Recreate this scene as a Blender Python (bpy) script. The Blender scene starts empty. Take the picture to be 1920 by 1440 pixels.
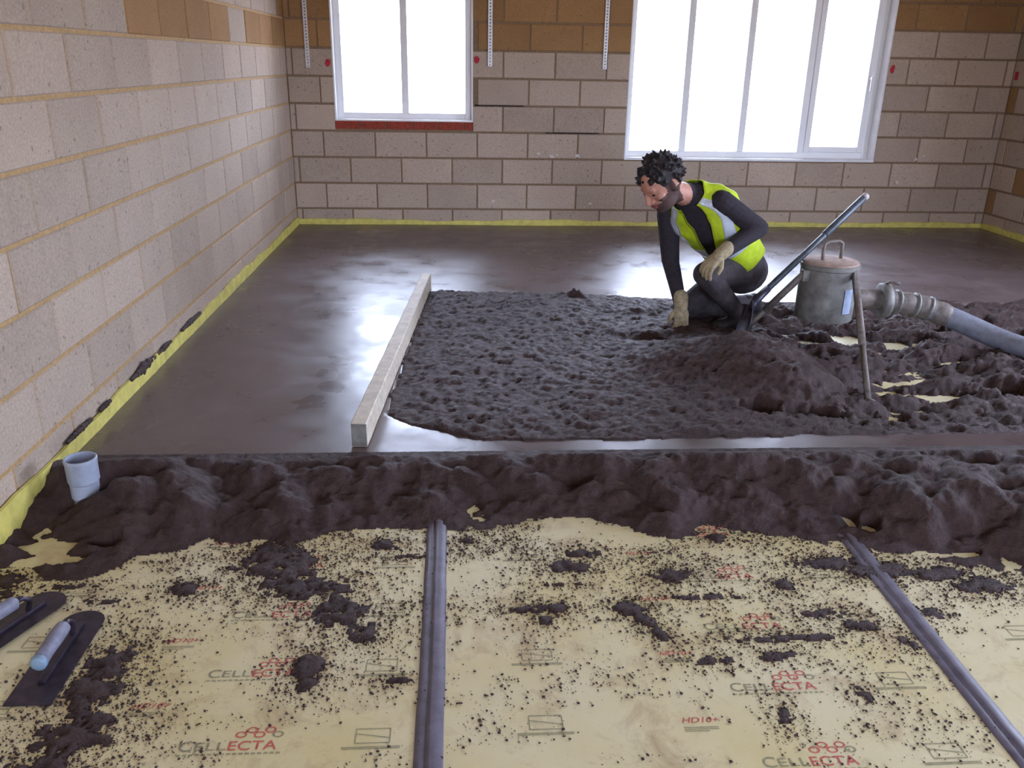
import bpy, bmesh, math, random
import numpy as np
from mathutils import Vector, Matrix, noise as mnoise

random.seed(7)
rng = np.random.RandomState(11)
SC = bpy.context.scene
COL = SC.collection
PI = math.pi

# ------------------------------------------------------------------ camera
cam_d = bpy.data.cameras.new('camera')
cam_d.sensor_fit = 'HORIZONTAL'
cam_d.sensor_width = 36.0
cam_d.lens = 1588.4 / 1920 * 36.0
cam_d.clip_start = 0.05
cam = bpy.data.objects.new('camera', cam_d)
COL.objects.link(cam)
YAW, PITCH, ROLL = .0646, -.3644, .0175
_f = Vector((math.sin(YAW) * math.cos(PITCH), math.cos(YAW) * math.cos(PITCH), math.sin(PITCH)))
_r0 = Vector((math.cos(YAW), -math.sin(YAW), 0))
_u0 = _r0.cross(_f)
_r = math.cos(ROLL) * _r0 + math.sin(ROLL) * _u0
_u = -math.sin(ROLL) * _r0 + math.cos(ROLL) * _u0
cam.matrix_world = Matrix(((_r.x, _u.x, -_f.x, 1.4654), (_r.y, _u.y, -_f.y, -7.7993), (_r.z, _u.z, -_f.z, 1.4875), (0, 0, 0, 1)))
SC.camera = cam

# ------------------------------------------------------------------ sky, exposure
world = bpy.data.worlds.new('overcast_sky')
SC.world = world
world.use_nodes = True
wn = world.node_tree.nodes
wn['Background'].inputs['Color'].default_value = (.66, .755, 1.0, 1)
wn['Background'].inputs['Strength'].default_value = 23.0
SC.view_settings.view_transform = 'Standard'
SC.view_settings.look = 'None'
SC.view_settings.gamma = 1
SC.view_settings.exposure = 0.0
try:
    SC.view_settings.use_curve_mapping = False
except Exception:
    pass
SC.cycles.max_bounces = 10
SC.cycles.diffuse_bounces = 6
SC.cycles.sample_clamp_indirect = 8


def portal(name, loc, rot, sx, sy):
    d = bpy.data.lights.new(name, 'AREA')
    d.shape = 'RECTANGLE'
    d.size, d.size_y = sx, sy
    d.cycles.is_portal = True
    o = bpy.data.objects.new(name, d)
    o.location = loc
    o.rotation_euler = rot
    COL.objects.link(o)


# ------------------------------------------------------------------ helpers
def link(o, parent=None):
    COL.objects.link(o)
    if parent is not None:
        o.parent = parent
    return o


def tag(o, label=None, cat=None, group=None, kind=None):
    for k, v in (('label', label), ('category', cat), ('group', group), ('kind', kind)):
        if v:
            o[k] = v
    return o


def me_new(name, V, F, mat=None, smooth=False):
    m = bpy.data.meshes.new(name)
    m.from_pydata([tuple(map(float, v)) for v in V], [], [tuple(map(int, f)) for f in F])
    m.update()
    if mat:
        m.materials.append(mat)
    if smooth:
        m.polygons.foreach_set('use_smooth', [True] * len(m.polygons))
    return m


def ob(name, V, F, mat, parent=None, smooth=False):
    return link(bpy.data.objects.new(name, me_new(name, V, F, mat, smooth)), parent)


def empty(name, loc=(0, 0, 0)):
    o = bpy.data.objects.new(name, None)
    o.location = loc
    o.empty_display_size = .1
    return link(o)


class MB:
    """collects simple solids into one mesh"""

    def __init__(s):
        s.V, s.F = [], []

    def add(s, V, F):
        n = len(s.V)
        s.V += [tuple(v) for v in V]
        s.F += [tuple(i + n for i in f) for f in F]
        return s

    def box(s, x0, x1, y0, y1, z0, z1, c=0.0):
        if c <= 0:
            V = [(x, y, z) for z in (z0, z1) for y in (y0, y1) for x in (x0, x1)]
            F = [(0, 2, 3, 1), (4, 5, 7, 6), (0, 1, 5, 4), (2, 6, 7, 3), (0, 4, 6, 2), (1, 3, 7, 5)]
            return s.add(V, F)
        bm = bmesh.new()
        bmesh.ops.create_cube(bm, size=1)
        for v in bm.verts:
            v.co = Vector(((x0 + x1) / 2 + v.co.x * (x1 - x0), (y0 + y1) / 2 + v.co.y * (y1 - y0), (z0 + z1) / 2 + v.co.z * (z1 - z0)))
        bmesh.ops.bevel(bm, geom=bm.edges[:], offset=c, segments=2, affect='EDGES', profile=.6)
        bm.verts.index_update()
        s.add([v.co[:] for v in bm.verts], [[v.index for v in f.verts] for f in bm.faces])
        bm.free()
        return s

    def tube(s, pts, radii, n=12, caps=True, closed_ring=False):
        pts = [Vector(p) for p in pts]
        if not hasattr(radii, '__len__'):
            radii = [radii] * len(pts)
        V, F = [], []
        ref = None
        for i, p in enumerate(pts):
            a = pts[max(i - 1, 0)]
            b = pts[min(i + 1, len(pts) - 1)]
            t = (b - a).normalized()
            if ref is None:
                ref = Vector((0, 0, 1)) if abs(t.z) < .9 else Vector((1, 0, 0))
            e1 = (ref - t * ref.dot(t)).normalized()
            e2 = t.cross(e1)
            ref = e1
            for k in range(n):
                th = 2 * PI * k / n
                V.append(p + radii[i] * (math.cos(th) * e1 + math.sin(th) * e2))
        m = len(pts)
        for i in range(m - 1):
            for k in range(n):
                F.append((i * n + k, i * n + (k + 1) % n, (i + 1) * n + (k + 1) % n, (i + 1) * n + k))
        if caps:
            F.append(tuple(range(n - 1, -1, -1)))
            F.append(tuple((m - 1) * n + k for k in range(n)))
        return s.add([v[:] for v in V], F)

    def lathe(s, prof, c=(0, 0, 0), n=32, a=None, sx=1, sy=1):
        """prof: (r,z) list; open or closed profile, revolved about z"""
        V, F = [], []
        for r, z in prof:
            for k in range(n):
                th = 2 * PI * k / n
                V.append((c[0] + sx * r * math.cos(th), c[1] + sy * r * math.sin(th), c[2] + z))
        for i in range(len(prof) - 1):
            for k in range(n):
                F.append((i * n + k, i * n + (k + 1) % n, (i + 1) * n + (k + 1) % n, (i + 1) * n + k))
        return s.add(V, F)

    def ellipsoid(s, c, axes, n=16, m=10):
        """axes: three vectors (already scaled)"""
        c = Vector(c)
        a, b, d = [Vector(v) for v in axes]
        V = [c + d]
        F = []
        for i in range(1, m):
            ph = PI * i / m
            for k in range(n):
                th = 2 * PI * k / n
                V.append(c + d * math.cos(ph) + math.sin(ph) * (a * math.cos(th) + b * math.sin(th)))
        V.append(c - d)
        for k in range(n):
            F.append((0, 1 + k, 1 + (k + 1) % n))
        for i in range(m - 2):
            for k in range(n):
                F.append((1 + i * n + k, 1 + (i + 1) * n + k, 1 + (i + 1) * n + (k + 1) % n, 1 + i * n + (k + 1) % n))
        L = len(V) - 1
        for k in range(n):
            F.append((L, 1 + (m - 2) * n + (k + 1) % n, 1 + (m - 2) * n + k))
        return s.add([v[:] for v in V], F)

    def capsule(s, p, q, r0, r1, n=14):
        p, q = Vector(p), Vector(q)
        t = (q - p).normalized()
        P, R_ = [], []
        for a in (-1, -.8, -.5, 0):
            P.append(p + t * r0 * a)
            R_.append(r0 * math.sqrt(max(1 - a * a, .0025)))
        for a in (0, .5, .8, 1):
            P.append(q + t * r1 * a)
            R_.append(r1 * math.sqrt(max(1 - a * a, .0025)))
        return s.tube(P, R_, n)

    def build(s, name, mat, parent=None, smooth=False):
        return ob(name, s.V, s.F, mat, parent, smooth)


def autosmooth(o, deg=40):
    m = o.data
    m.polygons.foreach_set('use_smooth', [True] * len(m.polygons))
    try:
        m.set_sharp_from_angle(angle=math.radians(deg))
    except Exception:
        pass
    return o


def remeshed(mb, voxel, smooth_it=4):
    """union of overlapping closed solids as one continuous surface"""
    m = me_new('tmp', mb.V, mb.F)
    o = link(bpy.data.objects.new('tmp', m))
    md = o.modifiers.new('r', 'REMESH')
    md.mode = 'VOXEL'
    md.voxel_size = voxel
    ms = o.modifiers.new('s', 'SMOOTH')
    ms.iterations = smooth_it
    ms.factor = .5
    dg = bpy.context.evaluated_depsgraph_get()
    dg.update()
    res = bpy.data.meshes.new_from_object(o.evaluated_get(dg))
    bpy.data.objects.remove(o)
    bpy.data.meshes.remove(m)
    res.polygons.foreach_set('use_smooth', [True] * len(res.polygons))
    return res


# ------------------------------------------------------------------ materials
def lin(c):
    return tuple(((v / 255 + .055) / 1.055) ** 2.4 if v > 10 else v / 255 / 12.92 for v in c) + (1,)


class NT:
    def __init__(s, name):
        s.m = bpy.data.materials.new(name)
        s.m.use_nodes = True
        s.t = s.m.node_tree
        s.b = s.t.nodes['Principled BSDF']

    def n(s, typ, **kw):
        nd = s.t.nodes.new(typ)
        for k, v in kw.items():
            if k.startswith('i_'):
                key = k[2:].replace('_', ' ')
                nd.inputs[int(key) if key.isdigit() else key].default_value = v
            else:
                setattr(nd, k, v)
        return nd

    def l(s, a, b):
        s.t.links.new(a, b)

    def noise(s, scale, detail=4, rough=.6, vec=None, dist=0):
        nd = s.n('ShaderNodeTexNoise')
        nd.inputs['Scale'].default_value = scale
        nd.inputs['Detail'].default_value = detail
        nd.inputs['Roughness'].default_value = rough
        nd.inputs['Distortion'].default_value = dist
        s.l(vec if vec is not None else s.pos(), nd.inputs['Vector'])
        return nd.outputs['Fac']

    def pos(s):
        if not hasattr(s, '_g'):
            s._g = s.n('ShaderNodeNewGeometry')
        return s._g.outputs['Position']

    def ramp(s, fac, stops):
        nd = s.n('ShaderNodeValToRGB')
        cr = nd.color_ramp
        while len(cr.elements) < len(stops):
            cr.elements.new(.5)
        for e, (p, c) in zip(cr.elements, stops):
            e.position = p
            e.color = c if len(c) == 4 else tuple(c) + (1,)
        s.l(fac, nd.inputs['Fac'])
        return nd.outputs['Color']

    def mapr(s, v, a, b, c, d):
        nd = s.n('ShaderNodeMapRange')
        for i, x in enumerate((a, b, c, d)):
            nd.inputs[1 + i].default_value = x
        s.l(v, nd.inputs[0])
        return nd.outputs[0]

    def mix(s, fac, a, b, mode='MIX'):
        nd = s.n('ShaderNodeMix', data_type='RGBA', blend_type=mode)
        for sock, val in ((nd.inputs[0], fac), (nd.inputs[6], a), (nd.inputs[7], b)):
            if hasattr(val, 'is_output'):
                s.l(val, sock)
            else:
                sock.default_value = val
        return nd.outputs[2]

    def hsv(s, col, v):
        nd = s.n('ShaderNodeHueSaturation')
        s.l(col, nd.inputs['Color'])
        s.l(v, nd.inputs['Value'])
        return nd.outputs[0]

    def bump(s, h, strength=.3, dist=.01):
        nd = s.n('ShaderNodeBump')
        nd.inputs['Strength'].default_value = strength
        nd.inputs['Distance'].default_value = dist
        s.l(h, nd.inputs['Height'])
        s.l(nd.outputs[0], s.b.inputs['Normal'])

    def col(s, c):
        if hasattr(c, 'is_output'):
            s.l(c, s.b.inputs['Base Color'])
        else:
            s.b.inputs['Base Color'].default_value = c
        return s

    def rough(s, r):
        if hasattr(r, 'is_output'):
            s.l(r, s.b.inputs['Roughness'])
        else:
            s.b.inputs['Roughness'].default_value = r
        return s


def simple(name, rgb, rough=.6, metal=0, var=.12, scale=30, bump=0, var_dark=None):
    t = NT(name)
    c = lin(rgb)
    lo = tuple(v * (1 - var * 2) for v in c[:3]) if var_dark is None else lin(var_dark)[:3]
    hi = tuple(min(1, v * (1 + var)) for v in c[:3])
    n = t.noise(scale, 5)
    t.col(t.ramp(n, [(.3, lo), (.7, hi)])).rough(rough)
    t.b.inputs['Metallic'].default_value = metal
    if bump:
        t.bump(n, bump, .005)
    return t.m


def block_mat(name, base, dark, warm):
    t = NT(name)
    inf = t.n('ShaderNodeObjectInfo')
    off = t.n('ShaderNodeVectorMath', operation='MULTIPLY_ADD')
    t.l(inf.outputs['Random'], off.inputs[0])
    off.inputs[1].default_value = (37, 53, 71)
    t.l(t.pos(), off.inputs[2])
    v = off.outputs[0]
    big = t.noise(3.2, 4, .6, v)
    fine = t.noise(95, 3, .7, v)
    pit = t.noise(38, 2, .5, v)
    c = t.mix(t.mapr(big, .35, .7, 0, 1), lin(base), lin(warm))
    c = t.mix(t.mapr(fine, .3, .72, .55, 0), c, lin(dark))
    c = t.mix(t.mapr(pit, .66, .72, 0, .75), c, lin(dark))
    val = t.mapr(inf.outputs['Random'], 0, 1, .88, 1.10)
    c = t.hsv(c, val)
    t.col(c).rough(.95)
    t.b.inputs['Specular IOR Level'].default_value = .15
    t.bump(t.noise(60, 6, .75, v), .7, .006)
    return t.m


M = {}
M['block'] = block_mat('grey_concrete_block', (200, 181, 164), (142, 125, 113), (210, 192, 172))
M['block_tan'] = block_mat('tan_concrete_block', (172, 133, 92), (134, 100, 68), (184, 146, 102))
M['mortar'] = simple('brown_mortar', (140, 116, 92), .95, 0, .12, 60, .5)
M['mortar_sand'] = simple('sandy_mortar', (188, 154, 106), .95, 0, .12, 60, .5)
M['ceil'] = simple('ceiling_board', (190, 182, 170), .9, 0, .05, 3)
M['slab'] = simple('site_slab', (120, 112, 104), .9, 0, .1, 8)
M['yard'] = simple('yard_ground', (176, 152, 122), .95, 0, .1, 2)
M['upvc'] = simple('white_upvc', (248, 248, 250), .35, 0, .02, 4)
M['reveal'] = simple('white_reveal_board', (246, 246, 248), .6, 0, .04, 9)
M['brickred'] = simple('red_clay', (160, 66, 48), .85, 0, .2, 40, .4)
M['paint'] = simple('red_marker_paint', (196, 44, 62), .7, 0, .2, 60)
M['galv'] = simple('galvanised_strap', (226, 226, 230), .4, .25, .12, 120)
M['bore_shade'] = simple('dark_bore_shade', (40, 40, 44), .6)


def glass_mat():
    t = NT('window_glass')
    tr = t.n('ShaderNodeBsdfTransparent')
    gl = t.n('ShaderNodeBsdfGlossy')
    gl.inputs['Roughness'].default_value = .02
    fr = t.n('ShaderNodeFresnel')
    fr.inputs['IOR'].default_value = 1.45
    mx = t.n('ShaderNodeMixShader')
    t.l(fr.outputs[0], mx.inputs[0])
    t.l(tr.outputs[0], mx.inputs[1])
    t.l(gl.outputs[0], mx.inputs[2])
    t.l(mx.outputs[0], t.t.nodes['Material Output'].inputs[0])
    return t.m


M['glass'] = glass_mat()


def screed_smooth():
    t = NT('wet_floated_screed')
    big = t.noise(1.6, 5, .6, dist=1.2)
    fine = t.noise(170, 4, .7)
    mid = t.noise(6, 2, .5, dist=.3)
    c = t.mix(t.mapr(big, .3, .7, 0, 1), lin((98, 84, 84)), lin((118, 103, 103)))
    c = t.mix(t.mapr(fine, .35, .7, .4, 0), c, lin((74, 63, 64)))
    t.col(c)
    r = t.mapr(mid, .2, .8, .22, .40)
    r2 = t.n('ShaderNodeMath', operation='ADD')
    t.l(r, r2.inputs[0])
    t.l(t.mapr(big, .35, .65, -.05, .09), r2.inputs[1])
    t.rough(r2.outputs[0])
    t.b.inputs['Specular IOR Level'].default_value = .75
    h = t.n('ShaderNodeMath', operation='ADD')
    t.l(t.mapr(mid, 0, 1, 0, 1.0), h.inputs[0])
    t.l(t.mapr(fine, 0, 1, 0, .02), h.inputs[1])
    t.bump(h.outputs[0], .13, .012)
    return t.m


def screed_loose():
    t = NT('loose_damp_screed')
    n1 = t.noise(26, 6, .7)
    n2 = t.noise(160, 4, .75)
    c = t.mix(t.mapr(n1, .3, .7, 0, 1), lin((66, 46, 45)), lin((94, 69, 65)))
    c = t.mix(t.mapr(n2, .35, .68, .7, 0), c, lin((48, 33, 32)))
    t.col(c)
    t.rough(t.mapr(n1, .3, .7, .75, .5))
    t.b.inputs['Specular IOR Level'].default_value = .4
    h = t.n('ShaderNodeMath', operation='ADD')
    t.l(n1, h.inputs[0])
    t.l(t.mapr(n2, 0, 1, 0, .5), h.inputs[1])
    t.bump(h.outputs[0], .9, .014)
    return t.m


M['smooth'] = screed_smooth()
M['loose'] = screed_loose()


def board_mat():
    t = NT('yellow_faced_board')
    big = t.noise(2.2, 4, .6)
    st = t.noise(5.5, 6, .7, dist=.6)
    fine = t.noise(120, 4, .7)
    c = t.mix(t.mapr(big, .35, .65, 0, 1), lin((226, 212, 158)), lin((236, 227, 190)))
    c = t.mix(t.mapr(st, .52, .72, 0, .7), c, lin((176, 146, 104)))
    c = t.mix(t.mapr(fine, .6, .75, 0, .45), c, lin((170, 140, 96)))
    t.col(c).rough(t.mapr(st, .3, .7, .38, .6))
    t.b.inputs['Specular IOR Level'].default_value = .5
    t.bump(fine, .12, .003)
    return t.m


M['board'] = board_mat()
M['foam'] = simple('yellow_edge_foam', (224, 212, 114), .7, 0, .12, 18, .2)
M['tape'] = simple('grey_joint_tape', (112, 106, 122), .42, 0, .18, 22, .15)
M['printred'] = simple('red_print', (214, 96, 94), .6, 0, .15, 90)
M['printgrey'] = simple('grey_print', (160, 158, 128), .6, 0, .2, 90)
M['wood'] = simple('pale_weathered_timber', (222, 210, 190), .6, 0, .12, 25, .2)
M['pvc'] = simple('grey_pvc', (176, 184, 204), .4, 0, .08, 30)
M['steel'] = simple('stained_trowel_steel', (74, 64, 78), .38, .55, .25, 30, .1)
M['grip'] = simple('grey_grip', (134, 134, 154), .5, 0, .15, 40)
M['gripend'] = simple('pale_blue_cap', (132, 158, 182), .45)
M['potsteel'] = simple('dusty_galvanised_steel', (142, 140, 136), .6, .35, .2, 20, .2)
M['pottop'] = simple('cement_crusted_lid', (178, 152, 138), .85, 0, .15, 30, .4)
M['pipe'] = simple('dusty_steel_tube', (128, 118, 112), .6, .2, .2, 40, .2)
M['hose'] = simple('blue_grey_hose', (128, 131, 144), .55, 0, .15, 24, .1)
M['label'] = simple('pale_blue_label', (168, 182, 210), .5)
M['shaft'] = simple('blue_grey_shaft', (74, 82, 92), .45, 0, .25, 30)
M['shaftcap'] = simple('worn_shaft_end', (196, 184, 186), .6)
M['blade'] = simple('dark_shovel_steel', (62, 58, 74), .4, .5, .2, 30)
M['skin'] = simple('skin', (206, 148, 128), .55, 0, .08, 60)
M['beard'] = simple('dark_stubble', (92, 68, 64), .8, 0, .2, 200)
M['lips'] = simple('lips', (168, 84, 82), .5)
M['eye'] = simple('eye_dark', (40, 30, 28), .3)
M['hair'] = simple('dark_brown_hair', (46, 38, 40), .6, 0, .3, 180, .8)
M['jumper'] = simple('charcoal_jumper', (52, 46, 54), .9, 0, .18, 60, .5)
M['trousers'] = simple('dark_work_trousers', (70, 62, 66), .85, 0, .3, 14, .4)
M['boot'] = simple('dark_boot', (44, 38, 38), .6, 0, .2, 40)
M['glove'] = simple('beige_work_glove', (176, 160, 128), .85, 0, .2, 50, .4)
M['vest'] = simple('fluorescent_yellow_vest', (200, 226, 40), .7, 0, .08, 30, .25)
M['refl'] = simple('silver_reflective_tape', (214, 224, 240), .3, .1, .06, 60)


# ------------------------------------------------------------------ the room shell
LX, RX, BY, FY, CZ = 0.0, 6.42, 0.0, -10.0, 2.64
Z0, DZ = .215, .225
T = .006   # joints recessed

# openings: (lo, hi, z0, z1)
WIN1 = (.385, 1.585, .985, 2.24)
WIN2 = (2.945, 5.262, .685, 2.24)


def wall_mesh(u0, u1, z0, z1, holes, d0, d1, fn):
    """wall slab with rectangular holes; fn(u,d,z)->xyz"""
    us = sorted(set([u0, u1] + [h[0] for h in holes] + [h[1] for h in holes]))
    zs = sorted(set([z0, z1] + [h[2] for h in holes] + [h[3] for h in holes]))
    mb = MB()
    solid = lambda a, b, c, d: not any(h[0] <= a and b <= h[1] and h[2] <= c and d <= h[3] for h in holes)
    for i in range(len(us) - 1):
        for j in range(len(zs) - 1):
            if solid(us[i], us[i + 1], zs[j], zs[j + 1]):
                V = [fn(u, d, z) for z in (zs[j], zs[j + 1]) for d in (d0, d1) for u in (us[i], us[i + 1])]
                mb.add(V, [(0, 2, 3, 1), (4, 5, 7, 6), (0, 1, 5, 4), (2, 6, 7, 3), (0, 4, 6, 2), (1, 3, 7, 5)])
    return mb


HB = [(WIN1[0], WIN1[1], .905, WIN1[3]), (WIN2[0], WIN2[1], .665, WIN2[3])]
wall_back = wall_mesh(-.3, RX + .3, -.15, CZ, HB, T, .30, lambda u, d, z: (u, BY + d, z)).build('wall_back', M['mortar'])
wall_left = wall_mesh(FY - .3, T, -.15, CZ, [], T, .30, lambda u, d, z: (LX - d, u, z)).build('wall_left', M['mortar_sand'])
OR = [(-5.3, -3.1, .75, 2.2)]
wall_right = wall_mesh(FY - .3, T, -.15, CZ, OR, T, .30, lambda u, d, z: (RX + d, u, z)).build('wall_right', M['mortar'])
OF = [(2.2, 4.0, .08, 2.2)]
wall_front = wall_mesh(LX - .3, RX + .3, -.15, CZ, OF, T, .30, lambda u, d, z: (u, FY - d, z)).build('wall_front', M['mortar'])
ceiling = MB().box(-.3, RX + .3, FY - .3, .3, CZ, CZ + .12).build('ceiling', M['ceil'])
floor = MB().box(-.3, RX + .3, FY - .3, .3, -.25, -.076).build('floor', M['slab'])
yard = MB().box(-45, 50, -50, 45, -.5, -.26).build('yard_ground', M['yard'])
for o, lb in ((wall_back, 'far blockwork wall with two bright windows'), (wall_left, 'long grey blockwork wall on the left'),
              (wall_right, 'shaded blockwork wall at the right edge'), (wall_front, 'blockwork wall behind the photographer'),
              (ceiling, 'pale ceiling above the room'), (floor, 'concrete slab under the insulation boards'), (yard, 'pale yard ground outside')):
    tag(o, lb, kind='structure')

# ---- concrete blocks, one object each, sharing one chamfered mesh per kind
def block_mesh(name, mat):
    c = .012
    V, F = [], []
    for (e, y) in ((0, .06), (0, .006), (1, 0)):
        for (sx, sz) in ((-1, -1), (1, -1), (1, 1), (-1, 1)):
            V.append((sx * (.5 - e * .013), y, sz * (.5 - e * .026)))
    for i in range(2):
        for k in range(4):
            F.append((i * 4 + k, i * 4 + (k + 1) % 4, (i + 1) * 4 + (k + 1) % 4, (i + 1) * 4 + k))
    F.append((8, 9, 10, 11))
    return me_new(name, V, F, mat)


BLK = {'g': block_mesh('block_grey', M['block']), 't': block_mesh('block_tan', M['block_tan'])}


def lay(parent, u0, u1, rows, offs, holes, place, kind):
    for k in rows:
        zb, zt = Z0 + DZ * k + .0075, Z0 + DZ * (k + 1) - .0075
        j = offs[k % 2]
        e = []
        n = math.floor((u0 - j) / .45) - 1
        while j + n * .45 < u1 + .45:
            e.append(j + n * .45)
            n += 1
        for a, b in zip(e[:-1], e[1:]):
            segs = [(a + .0055, b - .0055)]
            segs = [(max(s, u0 + .003), min(t, u1 - .003)) for s, t in segs]
            for h in holes:
                if zt > h[2] + .02 and zb < h[3] - .02:
                    out = []
                    for s, t in segs:
                        if t <= h[0] or s >= h[1]:
                            out.append((s, t))
                        else:
                            if s < h[0]:
                                out.append((s, h[0]))
                            if t > h[1]:
                                out.append((h[1], t))
                    segs = out
            for s, t in segs:
                if t - s < .035:
                    continue
                z0_, z1_ = zb, zt
                for h in holes:      # trim against sills and heads
                    if s < h[1] and t > h[0]:
                        if z0_ < h[3] < z1_:
                            z0_ = h[3]
                o = bpy.data.objects.new('block', BLK[kind(k, (s + t) / 2)])
                o.parent = parent
                COL.objects.link(o)
                loc, rz = place((s + t) / 2, (z0_ + z1_) / 2, random.uniform(-.0018, .0018))
                o.location = loc
                o.rotation_euler = (0, 0, rz)
                o.scale = (t - s, 1, z1_ - z0_)


ROWS = range(-2, 11)
lay(wall_back, LX, RX, ROWS, (.2712, .0462), HB, lambda u, z, d: ((u, BY + d, z), 0),
    lambda k, u: 't' if (k in (6, 7) and u < 2.9) or (k in (7, 8) and u > 5.2) or k >= 9 else 'g')
lay(wall_left, -7.4, 0, ROWS, (-.035, -.26), [], lambda u, z, d: ((LX + d, u, z), PI / 2),
    lambda k, u: 't' if (k == 6 and (-3.62 < u < -1.7 or -1.25 < u)) or (k == 7 and u > -.3) or (k == 8 and u > -2.6) else 'g')
lay(wall_right, -3.0, 0, ROWS, (-.11, -.335), [], lambda u, z, d: ((RX - d, u, z), -PI / 2),
    lambda k, u: 't' if (k * 7 + int(-u * 3)) % 4 == 0 else 'g')

# red clay course under the small window
for i, (a, b) in enumerate(((.385, .60), (.61, .825), (.835, 1.05), (1.06, 1.275), (1.285, 1.50), (1.51, 1.585))):
    MB().box(a, b, -.004, .11, .908, .978, .004).build('red_brick', M['brickred'], wall_back)
MB().box(WIN1[0], WIN1[1], .004, .30, .905, .977).build('brick_bed', M['mortar'], wall_back)


# open joints and mortar spatter on the far wall
M['void'] = simple('dark_open_joint', (58, 50, 46), .95, 0, .3, 60)
M['spatter'] = simple('pale_mortar_spatter', (222, 214, 208), .9, 0, .1, 60)
for (xa, xb, za, zb) in ((1.60, 2.03, 1.113, 1.124), (2.23, 2.71, .889, .899), (1.936, 1.944, .95, 1.06), (2.481, 2.489, 1.13, 1.30)):
    n_ = max(2, int((xb - xa) / .04))
    mb = MB()
    for i in range(n_):
        f0, f1 = xa + (xb - xa) * i / n_, xa + (xb - xa) * (i + 1) / n_
        mb.box(f0, f1, .0045, .012, za - random.uniform(0, .003), zb + random.uniform(0, .004))
    mb.build('open_joint', M['void'], wall_back)


# small red paint marks beside the windows
def blob(name, cx, cz, rx, rz, parent, mat, y=-.004, n=18):
    V = [(cx, y, cz)] + [(cx, y + .0015, cz)]
    F = []
    rad = [1 + .12 * math.sin(2 * t + cx) + random.uniform(-.15, .15) for t in np.linspace(0, 2 * PI, n, endpoint=False)]
    for yy in (y, y + .003):
        for k in range(n):
            th = 2 * PI * k / n
            V.append((cx + rx * rad[k] * math.cos(th), yy, cz + rz * rad[k] * math.sin(th)))
    for k in range(n):
        F.append((0, 2 + k, 2 + (k + 1) % n))
        F.append((2 + k, 2 + n + k, 2 + n + (k + 1) % n, 2 + (k + 1) % n))
    return ob(name, V, F, mat, parent)


for (x, z) in ((.350, 1.445), (1.618, 1.49), (5.30, 1.475)):
    blob('paint_mark', x, z, .022, .032, wall_back, M['paint'])
for (x, z, r_) in ((2.17, .715, .014), (2.29, .69, .02), (2.52, .70, .02), (2.34, .705, .01), (1.77, .29, .014), (2.66, .275, .014), (5.66, .70, .016), (5.52, .49, .015), (5.73, .73, .01)):
    blob('mortar_spatter', x, z, r_, r_ * .8, wall_back, M['spatter'])
MB().box(RX - .004, RX + .002, -.075, -.03, 1.40, 1.47).build('paint_mark', M['paint'], wall_right)


# ------------------------------------------------------------------ windows
def window(name, w, mull, sill_z, lab, casements):
    x0, x1, z0, z1 = w
    root = empty(name, ((x0 + x1) / 2, .15, z0))
    tag(root, lab, kind='structure')
    off = Vector(root.location)

    def part(nm, mb, mat, p=None):
        o = mb.build(nm, mat)
        o.data.transform(Matrix.Translation(-off))
        o.parent = root if p is None else p
        return o
    fy0, fy1 = .125, .195
    fw = .055
    part('frame', MB().box(x0 + .012, x0 + .012 + fw, fy0, fy1, z0, z1, .006), M['upvc'])
    part('frame', MB().box(x1 - .012 - fw, x1 - .012, fy0, fy1, z0, z1, .006), M['upvc'])
    part('frame', MB().box(x0 + .012 + fw, x1 - .012 - fw, fy0, fy1, z0, z0 + fw, .006), M['upvc'])
    part('frame', MB().box(x0 + .012 + fw, x1 - .012 - fw, fy0, fy1, z1 - fw, z1, .006), M['upvc'])
    xs = [x0 + .012 + fw / 2] + list(mull) + [x1 - .012 - fw / 2]
    for m in mull:
        part('mullion', MB().box(m - .03, m + .03, fy0, fy1, z0 + fw, z1 - fw, .006), M['upvc'])
    for i in range(len(xs) - 1):
        a, b = xs[i] + .03, xs[i + 1] - .03
        lo, hi = z0 + fw + .002, z1 - fw - .002
        if i in casements:
            c = .05
            root_c = part('casement', MB().box(a, a + c, fy0 - .012, fy1 - .02, lo, hi, .005)
                          .box(b - c, b, fy0 - .012, fy1 - .02, lo, hi, .005)
                          .box(a + c, b - c, fy0 - .012, fy1 - .02, lo, lo + c, .005)
                          .box(a + c, b - c, fy0 - .012, fy1 - .02, hi - c, hi, .005), M['upvc'])
            part('handle', MB().box(b - .035, b - .015, fy0 - .045, fy0 - .013, 1.38, 1.40, .003)
                 .box(b - .037, b - .013, fy0 - .06, fy0 - .045, 1.28, 1.41, .005), M['upvc'], root_c)
            a, b, lo, hi = a + c, b - c, lo + c, hi - c
        part('pane', MB().box(a - .005, b + .005, .155, .163, lo - .005, hi + .005), M['glass'])
    # lined reveals and the inner sill
    part('reveal', MB().box(x0, x0 + .012, .002, fy0 + .03, z0, z1), M['reveal'])
    part('reveal', MB().box(x1 - .012, x1, .002, fy0 + .03, z0, z1), M['reveal'])
    part('reveal', MB().box(x0 + .012, x1 - .012, .002, fy0 + .03, z1 - .012, z1), M['reveal'])
    part('inner_sill', MB().box(x0, x1, -.006, .16, sill_z, z0 + .004, .003), M['reveal'])
    part('outer_sill', MB().box(x0, x1, fy1 - .01, .36, sill_z + .01, z0 + .012, .004), M['upvc'])
    portal('daylight_portal', ((x0 + x1) / 2, .29, (z0 + z1) / 2), (-PI / 2, 0, 0), x1 - x0, z1 - z0)
    return root


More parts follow.
